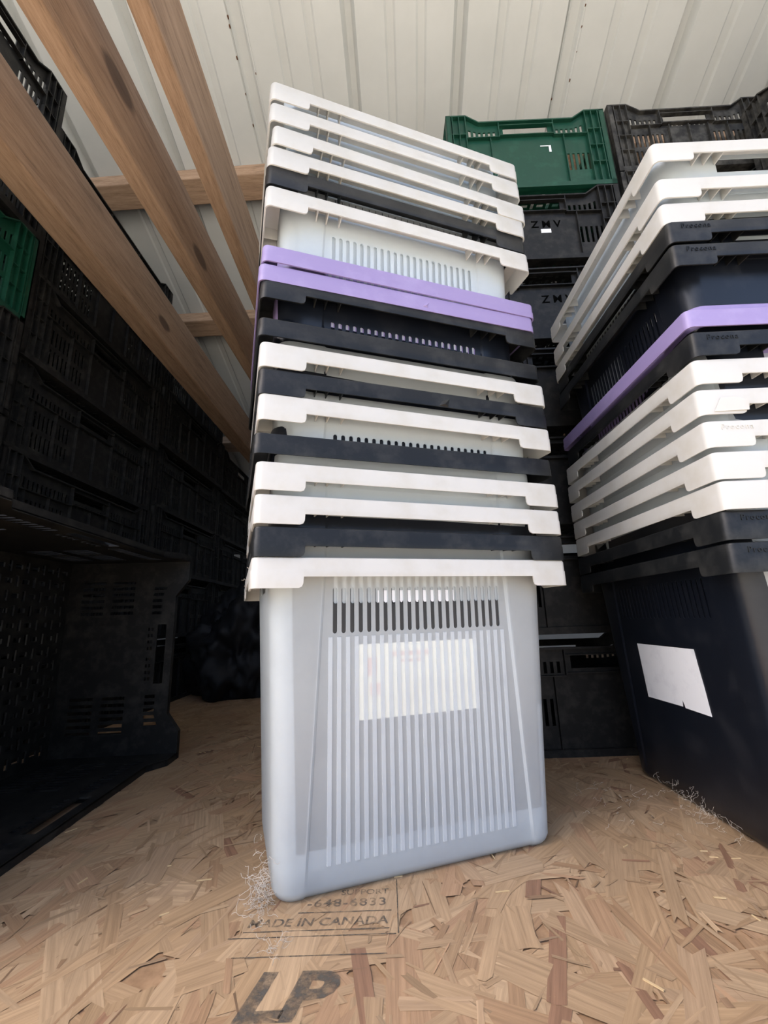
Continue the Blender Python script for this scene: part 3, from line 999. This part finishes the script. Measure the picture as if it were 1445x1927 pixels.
# left wall of crates: long side faces right
X_L = -0.80
PITCHZ = 0.2287
cols = [(0.245, 7, 'the column at the left picture edge'), (0.855, 7, 'the second left column'),
        (1.465, 6, 'the third left column'), (2.075, 5, 'the farthest left column')]
for ci, (y0, nrow, desc) in enumerate(cols):
    for r in range(nrow):
        if ci == 0 and r < 1: pass
        green = (ci == 0 and r == 4)
        mk = 'crate_green' if green else 'crate_black'
        nm = ('green' if green else 'black')
        lab = '%s vented crate, %s from the floor in %s' % (nm, ORD[r], desc)
        if r == 0: lab = '%s vented crate at the bottom of %s' % (nm, desc)
        if green: lab = 'dark green vented crate in the left crate wall, cut by the picture edge'
        zs_ = 0.958 if ci == 1 else 1.0      # slightly lower crates in the second column
        if ci == 0:      # the first column stands end-on
            crate('long', mk, T(X_L - 0.295 + jit(0.003), 0.648 + jit(0.003), r*PITCHZ + (0.03 if r else 0), jit(0.006)), lab, 'crates of the left crate wall')
            continue
        crate('long', mk, T(X_L - 0.20 - (0.012 if r % 2 else 0) + jit(0.004), y0 + 0.30 + jit(0.004), r*PITCHZ*zs_, PI/2 + jit(0.008)) @ Matrix.Diagonal((1, 1, zs_, 1)), lab, 'crates of the left crate wall')

# crates behind, between the two tote stacks
for r in range(6):
    lab = 'black vented crate, %s from the floor in the column topped by the green crate' % ORD[r]
    if r == 0: lab = 'black vented crate on the floor between the two tote stacks'
    if r == 5: lab = 'black vented crate right under the green one behind the tote stacks'
    o = crate('small', 'crate_black', T(0.432 + jit(0.002), 0.925 + 0.15, r*PITCHZ, -0.012 + jit(0.006)), lab, 'black crates between the tote stacks')
    if r in (4, 5):
        lx, ly, h, _ = CR['small', 'crate_black']
        me = text_mesh('Z M V', 0.030, 0.0002, bold=0.0006)
        q = link('painted_letters', me, M['ink'], o, (-0.02, -ly/2 + 0.0096, h - 0.122), (PI/2, 0, 0))
        q['label'] = 'black letters on the panel'
        mb = MB(); mb.box(0.004, 0.030, -ly/2 + 0.0088, -ly/2 + 0.0098, h - 0.140, h - 0.128)
        if r == 5:
            q = link('sticker', mb.mesh('sticker'), M['paper_white'], o); q['label'] = 'small torn white sticker'
gc = crate('small_green', 'crate_green', T(0.432, 0.925 + 0.15, 6*PITCHZ + 0.001, -0.012), 'green vented crate on top of the black column behind the tote stacks', None)
mb = MB(); mb.box(0.035, 0.060, -0.15 + 0.0085, -0.15 + 0.0095, 0.148, 0.151); mb.box(0.058, 0.064, -0.15 + 0.0085, -0.15 + 0.0095, 0.128, 0.151)
q = link('sticker', mb.mesh('sticker'), M['paper_white'], gc); q['label'] = 'remains of a white sticker'

# taller black column to the right of it
for r in range(7):
    lab = 'dusty black crate, %s from the floor in the column behind the right tote stack' % ORD[r]
    if r == 6: lab = 'dusty black crate on top of the tall column behind the right tote stack'
    if r == 0: lab = 'dusty black crate at the bottom of the tall column behind the right tote stack'
    crate('small_tall', 'crate_dusty', T(0.912 + jit(0.002), 0.955 + 0.14, r*0.2435, -0.02 + jit(0.006)), lab, 'dusty crates behind the right tote stack')
# column at the right edge, nearer
for r in range(7):
    lab = 'dusty black crate, %s from the floor in the column at the right picture edge' % ORD[r]
    if r == 6: lab = 'dusty black crate at the upper right picture corner, topmost of its column'
    if r == 0: lab = 'dusty black crate at the bottom of the column at the right picture edge'
    crate('long', 'crate_dusty', T(1.03 + 0.20 + jit(0.003), 0.93 - 0.30, r*0.2287, PI/2 + jit(0.006)), lab, 'crates at the right picture edge')

# tipped crate lying on its long side, opening to the right
R3 = Matrix(((0, 0, 1, 0), (1, 0, 0, 0), (0, 1, 0, 0), (0, 0, 0, 1)))
yaw = math.radians(3.5)
far = Vector((-0.452, 1.015, 0))
# local point (lx/2, *, h) is the far end of the opening
Rz = Matrix.Rotation(yaw, 4, 'Z')
off = Rz @ Vector((0.265, 0.30, 0))
crate('deep', 'crate_black', Matrix.Translation((far.x - off.x, far.y - off.y, 0.2136)) @ Rz @ R3, 'empty black vented crate lying on its side on the floor at left', None)

# ------------------------------------------------------------------ bag and sack behind
def blob(name, loc, scale, seed, mat, label, cat, amp=0.25, rough=3.0):
    bm = bmesh.new()
    bmesh.ops.create_icosphere(bm, subdivisions=5, radius=1.0)
    from mathutils import noise
    for v in bm.verts:
        p = v.co.copy()
        n1 = noise.noise(p*1.3 + Vector((seed, 0, 0)))
        n2 = abs(noise.noise(p*rough + Vector((0, seed, 0))))
        n3 = abs(noise.noise(p*rough*2.3 + Vector((0, 0, seed))))
        v.co = p * (1 + amp*n1 - amp*0.9*n2 - amp*0.45*n3)
        v.co = Vector((v.co.x*scale[0], v.co.y*scale[1], max(v.co.z, -0.62)*scale[2]))
    mn = min(v.co.z for v in bm.verts)
    for v in bm.verts: v.co.z -= mn
    me = bpy.data.meshes.new(name); bm.to_mesh(me); bm.free()
    for p in me.polygons: p.use_smooth = True
    o = link(name, me, mat, None, loc)
    tag(o, label, cat)
    return o
blob('plastic_bag', (-0.60, 1.83, 0.0015), (0.20, 0.20, 0.26), 4.1, M['bag'], 'crumpled black plastic bag on the floor behind the left tote stack', 'bag', 0.42, 2.6)
blob('cloth_sack', (-0.45, 1.98, 0.0015), (0.16, 0.14, 0.17), 9.7, M['sack'], 'pale beige sack half hidden behind the left tote stack', 'sack', 0.4, 3.2)

# ------------------------------------------------------------------ cobwebs, straw
def web(name, centre, spread, n, seed, label, r=0.00014):
    rnd = random.Random(seed)
    c = bpy.data.curves.new(name, 'CURVE'); c.dimensions = '3D'; c.bevel_depth = r; c.bevel_resolution = 0
    for i in range(n):
        sp = c.splines.new('POLY')
        k = rnd.randint(6, 12)
        sp.points.add(k - 1)
        p = Vector([centre[a] + rnd.gauss(0, spread[a]) for a in range(3)])
        d = Vector((rnd.gauss(0, 1), rnd.gauss(0, 1), rnd.gauss(0, 1))).normalized()
        for j in range(k):
            p.z = max(p.z, 0.0018)
            sp.points[j].co = (p.x, p.y, p.z, 1)
            d = (d + 0.9*Vector((rnd.gauss(0, 1), rnd.gauss(0, 1), rnd.gauss(0, 1)))).normalized()
            p = p + d * rnd.uniform(0.0015, 0.004)
    o = bpy.data.objects.new(name, c); COL.objects.link(o)
    dg = bpy.context.evaluated_depsgraph_get()
    me = bpy.data.meshes.new_from_object(o.evaluated_get(dg))
    bpy.data.objects.remove(o)
    o = link(name, me, M['web'])
    tag(o, label, 'cobweb', kind='stuff')
web('cobweb', (-0.133, 0.512, 0.014), (0.006, 0.014, 0.014), 110, 1, 'tangled cobweb at the floor corner of the left bottom tote', 0.0002)
web('cobweb', (-0.150, 0.60, 0.05), (0.004, 0.03, 0.03), 26, 2, 'thin cobweb along the side of the left bottom tote', 0.00016)
web('cobweb', (0.405, 0.66, 0.012), (0.010, 0.05, 0.008), 60, 3, 'cobweb and dust along the foot of the right bottom tote')
web('cobweb', (0.33, 0.70, 0.004), (0.025, 0.04, 0.001), 30, 4, 'dusty fluff on the floor beside the right bottom tote')
web('cobweb', (-0.16, 0.62, 0.335), (0.006, 0.05, 0.012), 30, 5, 'cobweb hanging at the rear rim of the left bottom tote')
web('cobweb', (-0.105, 0.448, 0.003), (0.003, 0.006, 0.0008), 14, 6, 'tuft of fluff on the floor beside the printed stamp')
rnd = random.Random(21)
mb = MB()
for i in range(90):
    x, y = rnd.uniform(-0.5, 0.75), rnd.uniform(0.36, 1.2)
    a = rnd.uniform(0, PI); L = rnd.uniform(0.004, 0.016); w = rnd.uniform(0.0004, 0.001)
    c, s = math.cos(a), math.sin(a)
    z0 = 0.0012
    q = [(-L/2, -w), (L/2, -w), (L/2, w), (-L/2, w)]
    b = [(x + p*c - r*s, y + p*s + r*c, z0) for p, r in q] + [(x + p*c - r*s, y + p*s + r*c, z0 + 0.0008) for p, r in q]
    mb.add(b, [(0,3,2,1),(4,5,6,7),(0,1,5,4),(1,2,6,5),(2,3,7,6),(3,0,4,7)])
o = link('straw_bits', mb.mesh('straw_bits'), M['straw'])
tag(o, 'loose bits of straw and splinters on the board floor', 'debris', kind='stuff')
